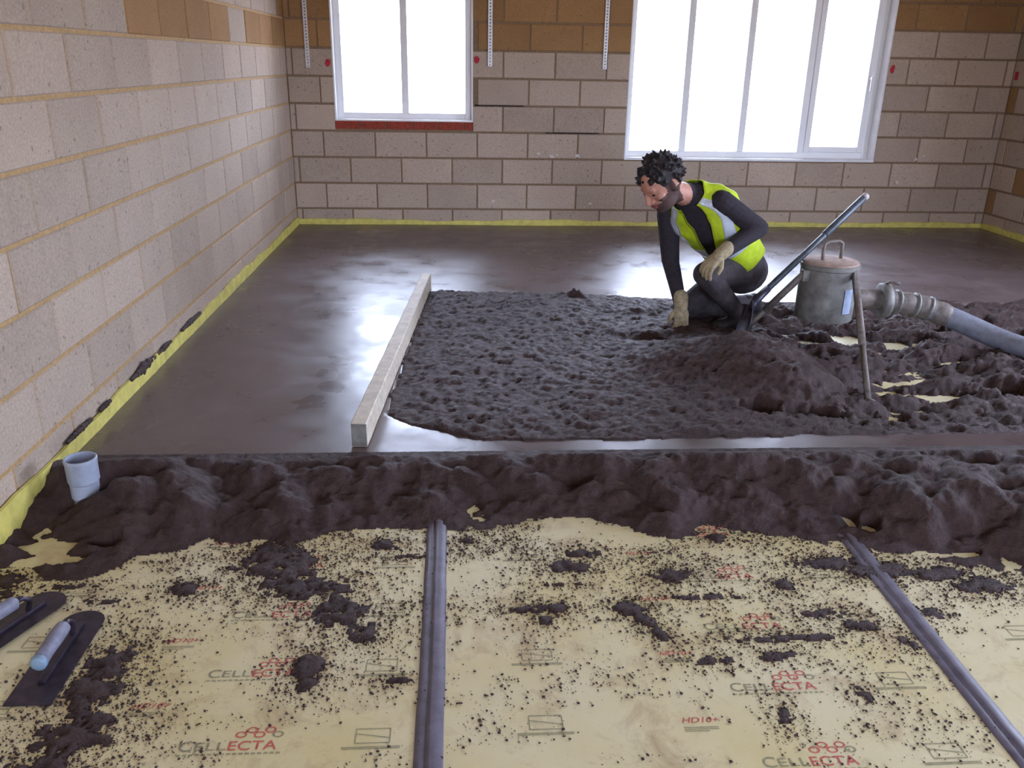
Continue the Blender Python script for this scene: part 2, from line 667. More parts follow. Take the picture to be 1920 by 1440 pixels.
window('window_1', WIN1, (.99,), .975, 'small two-light white window, left of the far wall', ())
window('window_2', WIN2, (3.50, 4.045, 4.61), .668, 'wide four-light white window behind the kneeling man', (3,))
portal('doorway_portal', (3.1, FY - .29, 1.14), (PI / 2, 0, 0), 1.8, 2.1)
portal('side_portal', (RX + .29, -4.2, 1.475), (0, PI / 2, 0), 1.45, 2.2)

# ------------------------------------------------------------------ hanging straps
for x, z, lab in ((.183, 1.405, 'perforated metal strap in the far left corner beside the small window'),
                  (1.732, 1.44, 'perforated metal strap hanging just right of the small window'),
                  (2.727, 1.432, 'perforated metal strap hanging just left of the wide window')):
    w, h = .036, CZ - .002 - z
    mb = MB()
    n = int(h / .025)
    th0, th1 = -.011, -.0085
    mb.box(x - w / 2, x - w / 2 + .012, th0, th1, z, z + h)
    mb.box(x + w / 2 - .012, x + w / 2, th0, th1, z, z + h)
    for i in range(n + 1):
        zz = z + i * h / n
        mb.box(x - w / 2 + .012, x + w / 2 - .012, th0, th1, max(zz - .007, z), min(zz + .007, z + h))
    o = mb.build('restraint_strap', M['galv'])
    tag(o, lab, 'strap', 'metal straps on the far wall')
    nl = MB()
    nl.lathe([(.0001, -.004), (.005, -.004), (.005, 0), (.003, .004)], (0, 0, 0), 8)
    nl = nl.build('fixing_nail', M['potsteel'], o)
    nl.rotation_euler = (PI / 2, 0, 0)
    nl.location = (x, -.010, z + .35)

# ------------------------------------------------------------------ insulation boards
BX = [.022, 1.383, 2.768, 4.153, 5.538, RX - .022]
BYS = [(-8.6, -4.905), (-4.9, -2.5)]


def text_mesh(body, size, mat):
    c = bpy.data.curves.new('t', 'FONT')
    c.body = body
    c.size = size
    c.extrude = 0
    o = link(bpy.data.objects.new('t', c))
    dg = bpy.context.evaluated_depsgraph_get()
    dg.update()
    m = bpy.data.meshes.new_from_object(o.evaluated_get(dg))
    bpy.data.objects.remove(o)
    m.materials.clear()
    m.materials.append(mat)
    co = np.array([v.co[:] for v in m.vertices])
    return m, co


def shape_to(m, co, x0, x1, y0, y1, shear=0):
    lo, hi = co.min(0), co.max(0)
    for v in m.vertices:
        yy = (v.co.y - lo[1]) / (hi[1] - lo[1])
        v.co.x = x0 + (v.co.x - lo[0]) / (hi[0] - lo[0]) * (x1 - x0) + shear * yy
        v.co.y = y0 + yy * (y1 - y0)
    return m


def join_meshes(ms, mat):
    mb = MB()
    for m in ms:
        mb.add([v.co[:] for v in m.vertices], [p.vertices[:] for p in m.polygons])
    return me_new('print', mb.V, mb.F, mat)


def txt(body, mat, x0, x1, y0, y1, shear=0):
    m, co = text_mesh(body, .1, mat)
    return shape_to(m, co, x0, x1, y0, y1, shear)


def rings(cs, r, w, n=18, sq=.72):
    V, F = [], []
    for cx, cy in cs:
        b = len(V)
        for k in range(n):
            th = 2 * PI * k / n
            for q in (r, r - w):
                V.append((cx + q * math.cos(th), cy + sq * q * math.sin(th), 0))
        for k in range(n):
            a0, a1 = b + 2 * k, b + 2 * ((k + 1) % n)
            F.append((a0, a1, a1 + 1, a0 + 1))
    return V, F


# the printed maker's mark: grey CELL, red ECTA and a cluster of red rings above
m_cell = join_meshes([txt('C', M['printgrey'], 0, .031, 0, .031), txt('ELL', M['printgrey'], .036, .108, .002, .026)], M['printgrey'])
m_ecta = join_meshes([txt('ECTA', M['printred'], .112, .222, .0, .028)], M['printred'])
rv, rf = rings([(.133, .048), (.157, .062), (.176, .047), (.199, .062)], .0135, .0042)
m_ring = me_new('print', rv, rf, M['printred'])
rv, rf = rings([(.219, .047)], .0135, .0042)
m_ring2 = me_new('print', rv, rf, M['printgrey'])
V_, F_ = [], []
for (a, b, y) in ((0, .23, -.010), (0, .23, -.013)):
    for x in np.arange(a, b, .014):
        n_ = len(V_)
        V_ += [(x, y, 0), (x + .010, y, 0), (x + .010, y + .0018, 0), (x, y + .0018, 0)]
        F_.append((n_, n_ + 1, n_ + 2, n_ + 3))
m_small = me_new('print', V_, F_, M['printgrey'])
m_code = join_meshes([txt('HD10+', M['printred'], 0, .088, 0, .018, .006)], M['printred'])
V_, F_ = [], []
for y, w in ((-.016, .085), (-.022, .085), (-.028, .06)):
    n_ = len(V_)
    V_ += [(0, y, 0), (w, y, 0), (w, y + .0022, 0), (0, y + .0022, 0)]
    F_.append((n_, n_ + 1, n_ + 2, n_ + 3))
m_codeline = me_new('print', V_, F_, M['printgrey'])
V_, F_ = [], []


def bar(x0, y0, x1, y1, w=.0024):
    d = Vector((x1 - x0, y1 - y0))
    p = Vector((-d.y, d.x)).normalized() * w / 2
    n_ = len(V_)
    V_.extend([(x0 + p.x, y0 + p.y, 0), (x1 + p.x, y1 + p.y, 0), (x1 - p.x, y1 - p.y, 0), (x0 - p.x, y0 - p.y, 0)])
    F_.append((n_, n_ + 1, n_ + 2, n_ + 3))


for q in ((.03, .0, .11, .0), (.03, .0, .03, .045), (.11, 0, .11, .045), (.03, .045, .11, .045), (0, -.012, .135, -.012), (.0, -.017, .135, -.017), (.03, .03, .11, .015)):
    bar(*q)
m_sketch = me_new('print', V_, F_, M['printgrey'])

BOARD_LAB = {}
bi = 0
for ci in range(5):
    for ri, (ya, yb) in enumerate(BYS):
        if (ri == 0 and ci > 2) or (ri == 1 and ci not in (1, 2, 3)):
            continue
        x0, x1 = BX[ci] + .0015, BX[ci + 1] - .0015
        mb = MB().box(x0, x1, ya, yb, -.075, 0)
        b = mb.build('insulation_board', M['board'])
        lab = {(0, 0): 'yellow printed insulation board in the foreground, nearest the left wall',
               (0, 1): 'yellow printed insulation board in the foreground between the two grey tapes',
               (0, 2): 'yellow insulation board in the foreground right of the slanting grey tape',
               (1, 1): 'insulation board buried under the loose screed left of the kneeling man',
               (1, 2): 'insulation board showing in pale patches between the mound and the pot',
               (1, 3): 'insulation board showing in pale patches beneath the blue-grey hose'}[(ri, ci)]
        tag(b, lab, 'insulation board', 'insulation boards over the floor')
        if ri == 0:
            dx = (0, 1.335, 2.72)[ci]
            dy = (0, .0, .05)[ci]
            shift = (0, -.102, -.05)[ci]

            def stamp(nm, mesh, x, y, lift=.0008):
                o = bpy.data.objects.new(nm, mesh)
                o.location = (x, y, lift)
                o.parent = b
                COL.objects.link(o)
            y = -5.009 + shift
            while y > -7.8:
                if ya + .03 < y - .03 and y + .1 < yb:
                    for mm, nm in ((m_cell, 'printed_letters'), (m_ecta, 'printed_letters'), (m_ring, 'printed_rings'), (m_ring2, 'printed_rings'), (m_small, 'printed_line')):
                        stamp(nm, mm, .814 + dx + (.0 if ci == 0 else .0), y)
                    stamp('printed_sketch', m_sketch, 1.185 + dx, y + .01)
                    stamp('printed_sketch', m_sketch, .26 + dx, y - .11)
                if ya + .03 < y + .15 < yb - .04:
                    stamp('printed_code', m_code, .66 + dx, y + .145)
                    stamp('printed_line', m_codeline, .66 + dx, y + .145)
                y -= .2485

# ------------------------------------------------------------------ grey joint tapes (folded strip with a raised overlap)
def tape(x, lab, seed):
    ys = np.arange(-7.6, -4.35, .05)
    prof = [(-.034, .0006), (-.032, .0035), (-.012, .0045), (-.008, .0012), (-.004, .0085), (.004, .0095), (.03, .005), (.034, .0006)]
    V, F = [], []
    r = random.Random(seed)
    for i, y in enumerate(ys):
        dx = .003 * math.sin(y * 3 + seed) + r.uniform(-.0008, .0008)
        for (px, pz) in prof:
            V.append((x + px + dx, y, pz + (r.uniform(0, .0012) if pz > .001 else 0)))
    n = len(prof)
    for i in range(len(ys) - 1):
        for k in range(n - 1):
            F.append((i * n + k, i * n + k + 1, (i + 1) * n + k + 1, (i + 1) * n + k))
    o = ob('joint_tape', V, F, M['tape'], None, True)
    tag(o, lab, 'tape', 'grey tapes over the board joints')


tape(1.384, 'grey joint tape running straight up the middle of the foreground boards', 1)
tape(2.768, 'grey joint tape slanting to the lower right corner, half buried in screed', 4)

# ------------------------------------------------------------------ perimeter foam strips
def strip(name, p0, p1, nrm, zt, lab, wob=.004):
    p0, p1, nrm = Vector(p0), Vector(p1), Vector(nrm)
    L = (p1 - p0).length
    n = int(L / .06)
    V, F = [], []
    r = random.Random(len(lab))
    for i in range(n + 1):
        p = p0.lerp(p1, i / n)
        w = wob * math.sin(i * .55 + len(lab)) + r.uniform(-.002, .002)
        h = zt + .008 * math.sin(i * .21) + .004 * math.sin(i * .83) + r.uniform(-.002, .002)
        for d, z in ((.002, -.0), (.002, h), (.014, h - .001), (.013, -.0)):
            q = p + nrm * (d + (max(w, 0) if z > .01 else 0))
            V.append((q.x, q.y, z + .0005))
    for i in range(n):
        for k in range(4):
            F.append((i * 4 + k, i * 4 + (k + 1) % 4, (i + 1) * 4 + (k + 1) % 4, (i + 1) * 4 + k))
    F += [(3, 2, 1, 0), tuple(n * 4 + k for k in range(4))]
    o = ob('edge_strip', V, F, M['foam'], None)
    return tag(o, lab, 'foam strip', 'yellow foam strips round the floor edge')


strip_left = strip('edge_strip', (LX, -9.9, 0), (LX, -.016, 0), (1, 0, 0), .138, 'yellow foam edge strip along the foot of the left wall')
strip('edge_strip', (LX + .016, BY, 0), (RX - .016, BY, 0), (0, -1, 0), .118, 'yellow foam edge strip along the foot of the far wall')
strip('edge_strip', (RX, -9.9, 0), (RX, -.016, 0), (-1, 0, 0), .12, 'yellow foam edge strip along the foot of the right wall')


# ------------------------------------------------------------------ screed
def vnoise(x, y, seed=0):
    xi, yi = np.floor(x).astype(np.int64), np.floor(y).astype(np.int64)
    xf, yf = x - xi, y - yi
    u, v = xf * xf * xf * (xf * (xf * 6 - 15) + 10), yf * yf * yf * (yf * (yf * 6 - 15) + 10)

    def h(a, b):
        n = (a * 374761393 + b * 668265263 + seed * 144665) & 0x7fffffff
        n = ((n ^ (n >> 13)) * 1274126177) & 0x7fffffff
        return ((n ^ (n >> 16)) & 0xffff) / 65535.0
    return (h(xi, yi) * (1 - u) + h(xi + 1, yi) * u) * (1 - v) + (h(xi, yi + 1) * (1 - u) + h(xi + 1, yi + 1) * u) * v


def fbm(x, y, s, o=4, seed=0, gain=.5):
    a, t, n = 1.0, 0.0, 0.0
    for i in range(o):
        t = t + a * vnoise(x * s + 17.3 * i, y * s - 9.1 * i, seed + i)
        n += a
        a *= gain
        s *= 2.03
    return t / n


def ridged(x, y, s, o=3, seed=0):
    a, t, n = 1.0, 0.0, 0.0
    for i in range(o):
        t = t + a * (1 - np.abs(2 * vnoise(x * s + 3.3 * i, y * s + 5.7 * i, seed + i) - 1))
        n += a
        a *= .5
        s *= 2.1
    return t / n


def clods(x, y, s, seed):
    """rounded clod tops on a jittered grid"""
    xs, ys = x * s, y * s
    xi, yi = np.floor(xs).astype(np.int64), np.floor(ys).astype(np.int64)
    best = np.full(x.shape, 9.0)
    for dx in (-1, 0, 1):
        for dy in (-1, 0, 1):
            a, b = xi + dx, yi + dy
            n = (a * 73856093 ^ b * 19349663 ^ (seed * 83492791)) & 0x7fffffff
            n = (n * 1103515245 + 12345) & 0x7fffffff
            jx = ((n >> 8) & 0xfff) / 4095.0
            n = (n * 1103515245 + 12345) & 0x7fffffff
            jy = ((n >> 8) & 0xfff) / 4095.0
            n = (n * 1103515245 + 12345) & 0x7fffffff
            k = .75 + .6 * ((n >> 8) & 0xfff) / 4095.0
            best = np.minimum(best, ((xs - a - jx) ** 2 + (ys - b - jy) ** 2) * k)
    return np.clip(1 - best, 0, 1)


def sst(a, b, x):
    t = np.clip((x - a) / (b - a), 0, 1)
    return t * t * (3 - 2 * t)


def poly_sd(P, x, y):
    """signed distance to polygon, positive inside"""
    d = np.full(x.shape, 1e9)
    ins = np.zeros(x.shape, bool)
    n = len(P)
    for i in range(n):
        ax, ay = P[i]
        bx, by = P[(i + 1) % n]
        ex, ey = bx - ax, by - ay
        t = np.clip(((x - ax) * ex + (y - ay) * ey) / (ex * ex + ey * ey), 0, 1)
        d = np.minimum(d, np.hypot(x - ax - t * ex, y - ay - t * ey))
        c = ((ay > y) != (by > y)) & (x < ex * (y - ay) / (ey if ey else 1e-9) + ax)
        ins ^= c
    return np.where(ins, d, -d)


def grid_mesh(name, X, Y, Z, keep, mat, cut=None):
    ny, nx = X.shape
    idx = np.arange(nx * ny).reshape(ny, nx)
    f = np.stack([idx[:-1, :-1], idx[:-1, 1:], idx[1:, 1:], idx[1:, :-1]], -1)
    k = keep[:-1, :-1] | keep[:-1, 1:] | keep[1:, 1:] | keep[1:, :-1]
    f = f[k]
    used = np.unique(f)
    rm = np.full(nx * ny, -1)
    rm[used] = np.arange(len(used))
    f = rm[f]
    v = np.stack([X.ravel(), Y.ravel(), Z.ravel()], -1)[used]
    m = bpy.data.meshes.new(name)
    m.vertices.add(len(v))
    m.vertices.foreach_set('co', v.ravel().astype(np.float32))
    m.loops.add(f.size)
    m.loops.foreach_set('vertex_index', f.ravel().astype(np.int32))
    m.polygons.add(len(f))
    m.polygons.foreach_set('loop_start', np.arange(0, f.size, 4, dtype=np.int32))
    m.polygons.foreach_set('loop_total', np.full(len(f), 4, np.int32))
    m.update(calc_edges=True)
    m.validate()
    m.polygons.foreach_set('use_smooth', [True] * len(m.polygons))
    m.materials.append(mat)
    return link(bpy.data.objects.new(name, m))


INNER = [(1.255, -2.43), (1.8, -2.45), (2.385, -2.5), (2.74, -2.6), (3.54, -2.68), (4.58, -2.64), (6.5, -2.75), (6.5, -4.71), (3.8, -4.71), (2.85, -4.705), (2.13, -4.735),
         (1.73, -4.735), (1.54, -4.715), (1.25, -4.56), (1.150, -4.46)]
# smooth floated screed: everything behind the front ridge, outside the loose patch
gx, gy = np.meshgrid(np.arange(.012, RX - .011, .02), np.arange(-4.90, -.011, .02))
sd = poly_sd(INNER, gx, gy)
gz = .075 + .006 * (fbm(gx, gy, .9, 3, 5) - .5) + .0016 * (fbm(gx, gy, 6, 3, 9) - .5)
gz = np.where(sd > .02, .0, gz)
smooth = grid_mesh('smooth_screed', gx, gy, gz, sd < 0.03, M['smooth'])
tag(smooth, 'smooth floated wet screed covering the far and left floor', 'screed', kind='stuff')

# loose screed in the middle, thin on the right where boards show through
gx, gy = np.meshgrid(np.arange(1.05, RX - .012, .0125), np.arange(-4.82, -2.36, .0125))
wob = .05 * (fbm(gx, gy, 9, 3, 21) - .5)
sd = poly_sd(INNER, gx, gy) + wob
right = sst(2.75, 3.35, gx)
near_edge = sst(.55, .0, poly_sd(INNER, gx, gy))
base = .084 * (1 - right) + right * (.026 + .05 * near_edge ** 2)
lump = ridged(gx, gy, 9, 4, 31)
lum2 = fbm(gx, gy, 24, 4, 41, .62)
mac = fbm(gx, gy, 2.4, 3, 51)
strk = fbm(gx * .8 + gy * .5, gy * 2.4 - gx * .2, 4.6, 4, 61)
z = base + (lum2 - .5) * (.024 + .014 * right) + (fbm(gx, gy, 48, 2, 43) - .5) * .016 + (lump - .55) * .008 + (clods(gx + .03 * lum2, gy, 11, 8) - .6) * (.010 + .018 * right) + (mac - .5) * (.03 + .06 * right) + right * (strk - .5) * .13
for cx, cy, sx, sy, h in ((2.95, -3.88, .36, .24, .16), (3.08, -4.2, .30, .2, .09), (2.58, -3.75, .28, .2, .03), (3.02, -3.62, .16, .12, .05), (2.95, -3.15, .32, .3, .035),
                          (2.2, -2.55, .05, .03, .035), (2.12, -2.56, .05, .03, .02), (2.62, -2.9, .22, .1, .02), (4.35, -3.9, .4, .2, .03)):
    z = z + h * np.exp(-((gx - cx) / sx) ** 2 - ((gy - cy) / sy) ** 2) * (.8 + .4 * fbm(gx, gy, 7, 2, 71))
# dark hollow by the man's hand
z = z - .05 * np.exp(-((gx - 2.5) / .16) ** 2 - ((gy + 3.42) / .08) ** 2)
GAPS = [(2.80, -4.42, .07, .03), (3.0, -4.45, .10, .028), (3.31, -4.43, .08, .022), (3.45, -3.33, .08, .045), (3.71, -3.24, .09, .045), (3.95, -3.37, .06, .04), (4.1, -3.35, .05, .025), (4.12, -3.69, .09, .035),
        (3.51, -4.11, .08, .026), (3.66, -4.13, .09, .026), (3.80, -4.15, .08, .024), (4.07, -4.15, .07, .035), (4.28, -3.18, .05, .025), (3.22, -3.74, .05, .018), (4.7, -3.3, .08, .03), (4.5, -4.3, .1, .03), (5.0, -3.5, .1, .04)]
gp = np.zeros_like(gx)
for a, b, sx, sy in GAPS:
    gp = np.maximum(gp, np.exp(-((gx - a) / (sx * 1.3)) ** 2 - ((gy - b) / (sy * 2.0)) ** 2))
z = z - .24 * sst(.18, .7, gp + .8 * (lum2 - .5))
z = np.where(sd < .05, z * 1.0 + (.079 - z) * sst(.05, .0, sd) * .8, z)
keep = (sd > 0) & (z > .002)
z = np.where(sd <= 0, np.minimum(z, .070), z)
z = np.maximum(z, -.004)
loose = grid_mesh('loose_screed', gx, gy, z, keep, M['loose'])
tag(loose, 'rough dark loose screed heaped around the kneeling man', 'screed', kind='stuff')

# front ridge of loose screed with a ragged edge lying on the boards, and the clumps in front of it
FE = np.array([(-.1, -5.60), (.07, -5.50), (.26, -5.52), (.417, -5.485), (.552, -5.40), (.636, -5.335), (.788, -5.335), (.9, -5.37), (1.03, -5.315), (1.2, -5.285), (1.347, -5.273), (1.5, -5.28), (1.711, -5.267),
               (1.862, -5.235), (2.02, -5.294), (2.17, -5.33), (2.338, -5.286), (2.45, -5.33), (2.603, -5.382), (2.812, -5.45), (2.972, -5.50), (3.03, -5.56), (3.194, -5.62), (3.6, -5.7), (4.6, -5.75), (6.4, -5.6)])
gx, gy = np.meshgrid(np.arange(.014, 5.6, .0078), np.arange(-6.40, -4.70, .0078))
edge = np.interp(gx, FE[:, 0], FE[:, 1])
rag = fbm(gx, gy, 11, 5, 81, .62)
dist = gy - edge + .10 * (rag - .5) + .09 * (fbm(gx, gy, 4, 2, 83) - .5)
prof = sst(-.02, .42, dist) * (.095 + .03 * sst(1.2, 2.6, gx)) * (1 - .15 * sst(-5.0, -4.84, gy))
lump = ridged(gx, gy, 6.5, 4, 91)
lum2 = fbm(gx, gy, 22, 4, 95, .6)
mac = fbm(gx + .3 * gy, gy, 3.4, 3, 97)
amp = sst(-.02, .16, dist)
z = prof + amp * ((lump - .55) * .016 + (mac - .5) * .10 + (fbm(gx, gy, 8, 3, 93) - .5) * .04 + (clods(gx + .03 * lum2, gy + .03 * mac, 6.5, 3) - .6) * .050 + (clods(gx + .02 * lum2, gy, 15, 5) - .6) * .018) + sst(-.02, .05, dist) * ((lum2 - .40) * .018)
z = np.minimum(z, .088 + .45 * np.clip(-4.88 - gy, 0, 1) + .012 * (lum2 - .5))
z = np.where((gy > -5.0) & (gy < -4.80), np.maximum(z, .082 + .02 * (lum2 - .4) - .5 * np.clip(-4.93 - gy, 0, 1)), z)
back = sst(-4.92, -4.86, gy + .04 * (fbm(gx, gy, 12, 3, 99) - .5))
z = z * (1 - back) + back * (.083 - .05 * sst(-4.845, -4.80, gy + .03 * (lum2 - .5))) + (lum2 - .5) * .012 * back
# heap round the waste pipe, lower towards the wall
z = z - .07 * np.exp(-((gx - .08) / .16) ** 2 - ((gy + 5.24) / .17) ** 2)
# clumps on the boards
PATCH = [(.889, -5.45, .09, .10, 1.0), (.98, -5.6, .10, .06, .9), (1.12, -5.74, .07, .06, .8), (1.2, -5.83, .05, .05, .6), (.95, -5.52, .06, .09, .9), (1.1, -5.62, .05, .06, .7), (.646, -5.607, .045, .03, .9),
         (.545, -5.93, .05, .07, .9), (.545, -6.04, .06, .06, .9), (.56, -6.19, .08, .07, .85), (.52, -6.30, .08, .05, .7), (1.066, -5.975, .035, .045, .95), (1.07, -6.04, .02, .03, .8), (2.117, -5.587, .06, .03, .9), (1.80, -5.525, .06, .028, .9),
         (1.86, -5.45, .05, .022, .8), (1.719, -5.737, .045, .018, .9), (1.65, -5.745, .05, .012, .8), (1.70, -5.79, .02, .02, .7), (1.953, -5.746, .045, .03, .95), (1.99, -5.80, .03, .03, .9), (2.448, -5.655, .035, .03, .7), (2.52, -5.79, .06, .018, .8),
         (2.6, -5.85, .06, .02, .8), (2.651, -5.529, .1, .03, 1.0), (2.793, -5.575, .1, .035, 1.1), (2.95, -5.60, .1, .03, 1.0), (3.07, -5.67, .08, .035, 1.0), (2.323, -5.365, .03, .02, .8), (1.473, -5.36, .025, .018, .8),
         (2.252, -5.903, .07, .014, .7), (2.4, -5.90, .09, .016, .7), (2.137, -5.985, .06, .018, .55), (2.3, -5.97, .08, .02, .5), (.091, -5.55, .06, .04, .7), (.115, -5.62, .05, .03, .5), (.3, -5.58, .1, .015, .5), (2.7, -5.93, .03, .03, .5),
         (2.02, -5.86, .02, .04, .5), (1.33, -5.7, .04, .01, .5), (1.29, -6.03, .04, .008, .7), (1.3, -5.45, .05, .012, .5), (1.22, -5.38, .04, .03, .8), (2.484, -6.124, .02, .03, .5), (2.25, -6.2, .02, .04, .6), (2.84, -5.8, .03, .03, .5),
         (2.2, -5.7, .12, .012, .5), (1.75, -5.62, .1, .01, .4), (.4, -5.66, .08, .012, .5), (.75, -5.5, .05, .012, .5), (.42, -5.82, .03, .012, .4)]
pm = np.zeros_like(gx)
for cx, cy, sx, sy, a in PATCH:
    pm = np.maximum(pm, a * np.exp(-((gx - cx) / sx) ** 2 - ((gy - cy) / sy) ** 2))
pr = fbm(gx, gy, 34, 4, 111, .75)
zp = (pm * 1.9 - .55 - (pr - .5) * 4.2)
zp = np.where(pm < .22, -.3, np.clip(zp, -.3, 1)) * .0085
HOLES = [(.19, -5.44, .10, .030), (.33, -5.375, .05, .022), (.09, -5.36, .06, .02), (.16, -5.34, .09, .016), (2.80, -5.285, .04, .055), (2.86, -5.34, .03, .04), (2.95, -5.50, .10, .018), (3.12, -5.50, .04, .018)]
hm = np.zeros_like(gx)
for cx, cy, sx, sy in HOLES:
    hm = np.maximum(hm, np.exp(-((gx - cx) / sx) ** 2 - ((gy - cy) / sy) ** 2))
z = z - .17 * sst(.25, .8, hm + .25 * (pr - .5))
z = np.maximum(z, zp)
keep = (z > .0022) & (gy > -6.39)
keep &= ~((np.hypot(gx - .17, gy + 5.11) < .05))
z = np.maximum(z, -.003)
ridge = grid_mesh('screed_ridge', gx, gy, z, keep, M['loose'])
tag(ridge, 'lumpy dark ridge of loose screed across the foreground boards', 'screed', kind='stuff')

# loose crumbs on the boards
dens = lambda x, y: (np.clip(fbm(x, y, 5, 4, 131, .65) * 1.9 - .62, 0, 1) ** 1.4) * np.clip((np.interp(x, FE[:, 0], FE[:, 1]) - y), 0, 2)
N = 190000
cx = rng.uniform(.02, 3.3, N)
cy = rng.uniform(-6.42, -5.2, N)
front = np.interp(cx, FE[:, 0], FE[:, 1]) - cy
w = np.clip(fbm(cx * .75, cy * 1.5, 5, 4, 131, .65) * 6.0 - 3.15, 0.006, 1) * np.exp(-np.clip(front, 0, 2) * 1.5) * (front > -.03)
pmx = np.zeros(N)
for a, b, sx, sy, h in PATCH:
    pmx = np.maximum(pmx, h * np.exp(-((cx - a) / (sx * 2.0 + .02)) ** 2 - ((cy - b) / (sy * 2.0 + .02)) ** 2))
w = np.maximum(w * .55, pmx * .8 * (front > -.03))
sel = rng.uniform(0, 1, N) < w
cx, cy = cx[sel], cy[sel]
n = len(cx)
sz = .0012 + .0040 * rng.uniform(0, 1, n) ** 3.5
oct_v = np.array([(1, 0, 0), (0, 1, 0), (-1, 0, 0), (0, -1, 0), (0, 0, .9), (0, 0, -.5)], float)
oct_f = np.array([(0, 1, 4), (1, 2, 4), (2, 3, 4), (3, 0, 4), (1, 0, 5), (2, 1, 5), (3, 2, 5), (0, 3, 5)])
V = oct_v[None] * sz[:, None, None] * rng.uniform(.6, 1.4, (n, 6, 3))
ang = rng.uniform(0, 2 * PI, n)
ca, sa = np.cos(ang)[:, None], np.sin(ang)[:, None]
V = np.stack([V[..., 0] * ca - V[..., 1] * sa + cx[:, None], V[..., 0] * sa + V[..., 1] * ca + cy[:, None], V[..., 2] + sz[:, None] * .45], -1).reshape(-1, 3)
Fc = (oct_f[None] + (np.arange(n) * 6)[:, None, None]).reshape(-1, 3)
crumbs = ob('screed_crumbs', V, Fc, M['loose'])
tag(crumbs, 'scattered dark screed crumbs on the yellow boards', 'crumbs', kind='stuff')

# smears of mortar thrown up along the left wall strip
for y, l, h in ((-4.05, .28, .05), (-4.5, .1, .02), (-3.3, .3, .025), (-4.75, .2, .018), (-3.75, .18, .02)):
    mb = MB()
    for i in range(9):
        t = i / 8
        mb.ellipsoid((.012, y - l / 2 + l * t, .142), ((.009, 0, 0), (0, l / 9, 0), (0, 0, .006 + h * (.25 + .75 * math.sin(PI * t) ** 2) * random.uniform(.4, 1) * .6)), 8, 6)
    mb.build('mortar_splash', M['loose'], strip_left, True)

# ------------------------------------------------------------------ timber straight edge
root = empty('straight_edge', (1.15, -3.57, .075))
tag(root, 'long pale timber straight edge lying on the smooth screed', 'timber')
p0, p1 = Vector((1.072, -4.785, .078)), Vector((1.243, -2.33, .078))
d = (p1 - p0)
L = d.length
ang = math.atan2(d.y, d.x)
mb = MB()
nseg = 30
V, F = [], []
for i in range(nseg + 1):
    t = i / nseg * L
    w = .031 + .0010 * math.sin(i * 1.7)
    for (a, b) in ((-w, .003), (-w + .003, 0), (w - .003, 0), (w, .003), (w, .095), (w - .004, .099), (-w + .004, .099 + .001 * math.sin(i * 2.3)), (-w, .095)):
        V.append((t, a, b))
for i in range(nseg):
    for k in range(8):
        F.append((i * 8 + k, (i + 1) * 8 + k, (i + 1) * 8 + (k + 1) % 8, i * 8 + (k + 1) % 8))
F += [tuple(range(8)), tuple(nseg * 8 + k for k in range(7, -1, -1))]
o = ob('timber_length', V, F, M['wood'], root)
o.matrix_parent_inverse = Matrix.Translation(-root.location)
o.location = p0
o.rotation_euler = (0, 0, ang)
V = [(-.002, a, b) for a, b in ((-.029, .003), (.029, .003), (.029, .096), (-.029, .096))] + [(.002, a, b) for a, b in ((-.029, .003), (.029, .003), (.029, .096), (-.029, .096))]
e = ob('end_grain', V, [(3, 2, 1, 0), (4, 5, 6, 7), (0, 1, 5, 4), (1, 2, 6, 5), (2, 3, 7, 6), (3, 0, 4, 7)], M['potsteel'], root)
e.matrix_parent_inverse = Matrix.Translation(-root.location)
e.location = p0
e.rotation_euler = (0, 0, ang)

# ------------------------------------------------------------------ waste pipe stub
root = empty('waste_pipe', (.17, -5.115, 0))
tag(root, 'grey plastic waste pipe stub standing by the left wall', 'pipe')
mb = MB().lathe([(.042, .0), (.0425, .115), (.047, .12)], n=32)
o = mb.build('pipe_body', M['pvc'], root, True)
mb = MB().lathe([(.042, .108), (.0465, .110), (.0515, .120), (.052, .188), (.0535, .190), (.0535, .200), (.0515, .202), (.0475, .202), (.047, .196), (.047, .06), (.041, .055), (.041, .0)], n=36)
o = autosmooth(mb.build('socket', M['pvc'], root))
o = MB().lathe([(.0001, .05), (.044, .05)], n=24).build('bore_shade_disc', M['bore_shade'], root)  # dark disc closing the pipe, its colour stands in for shade down the bore

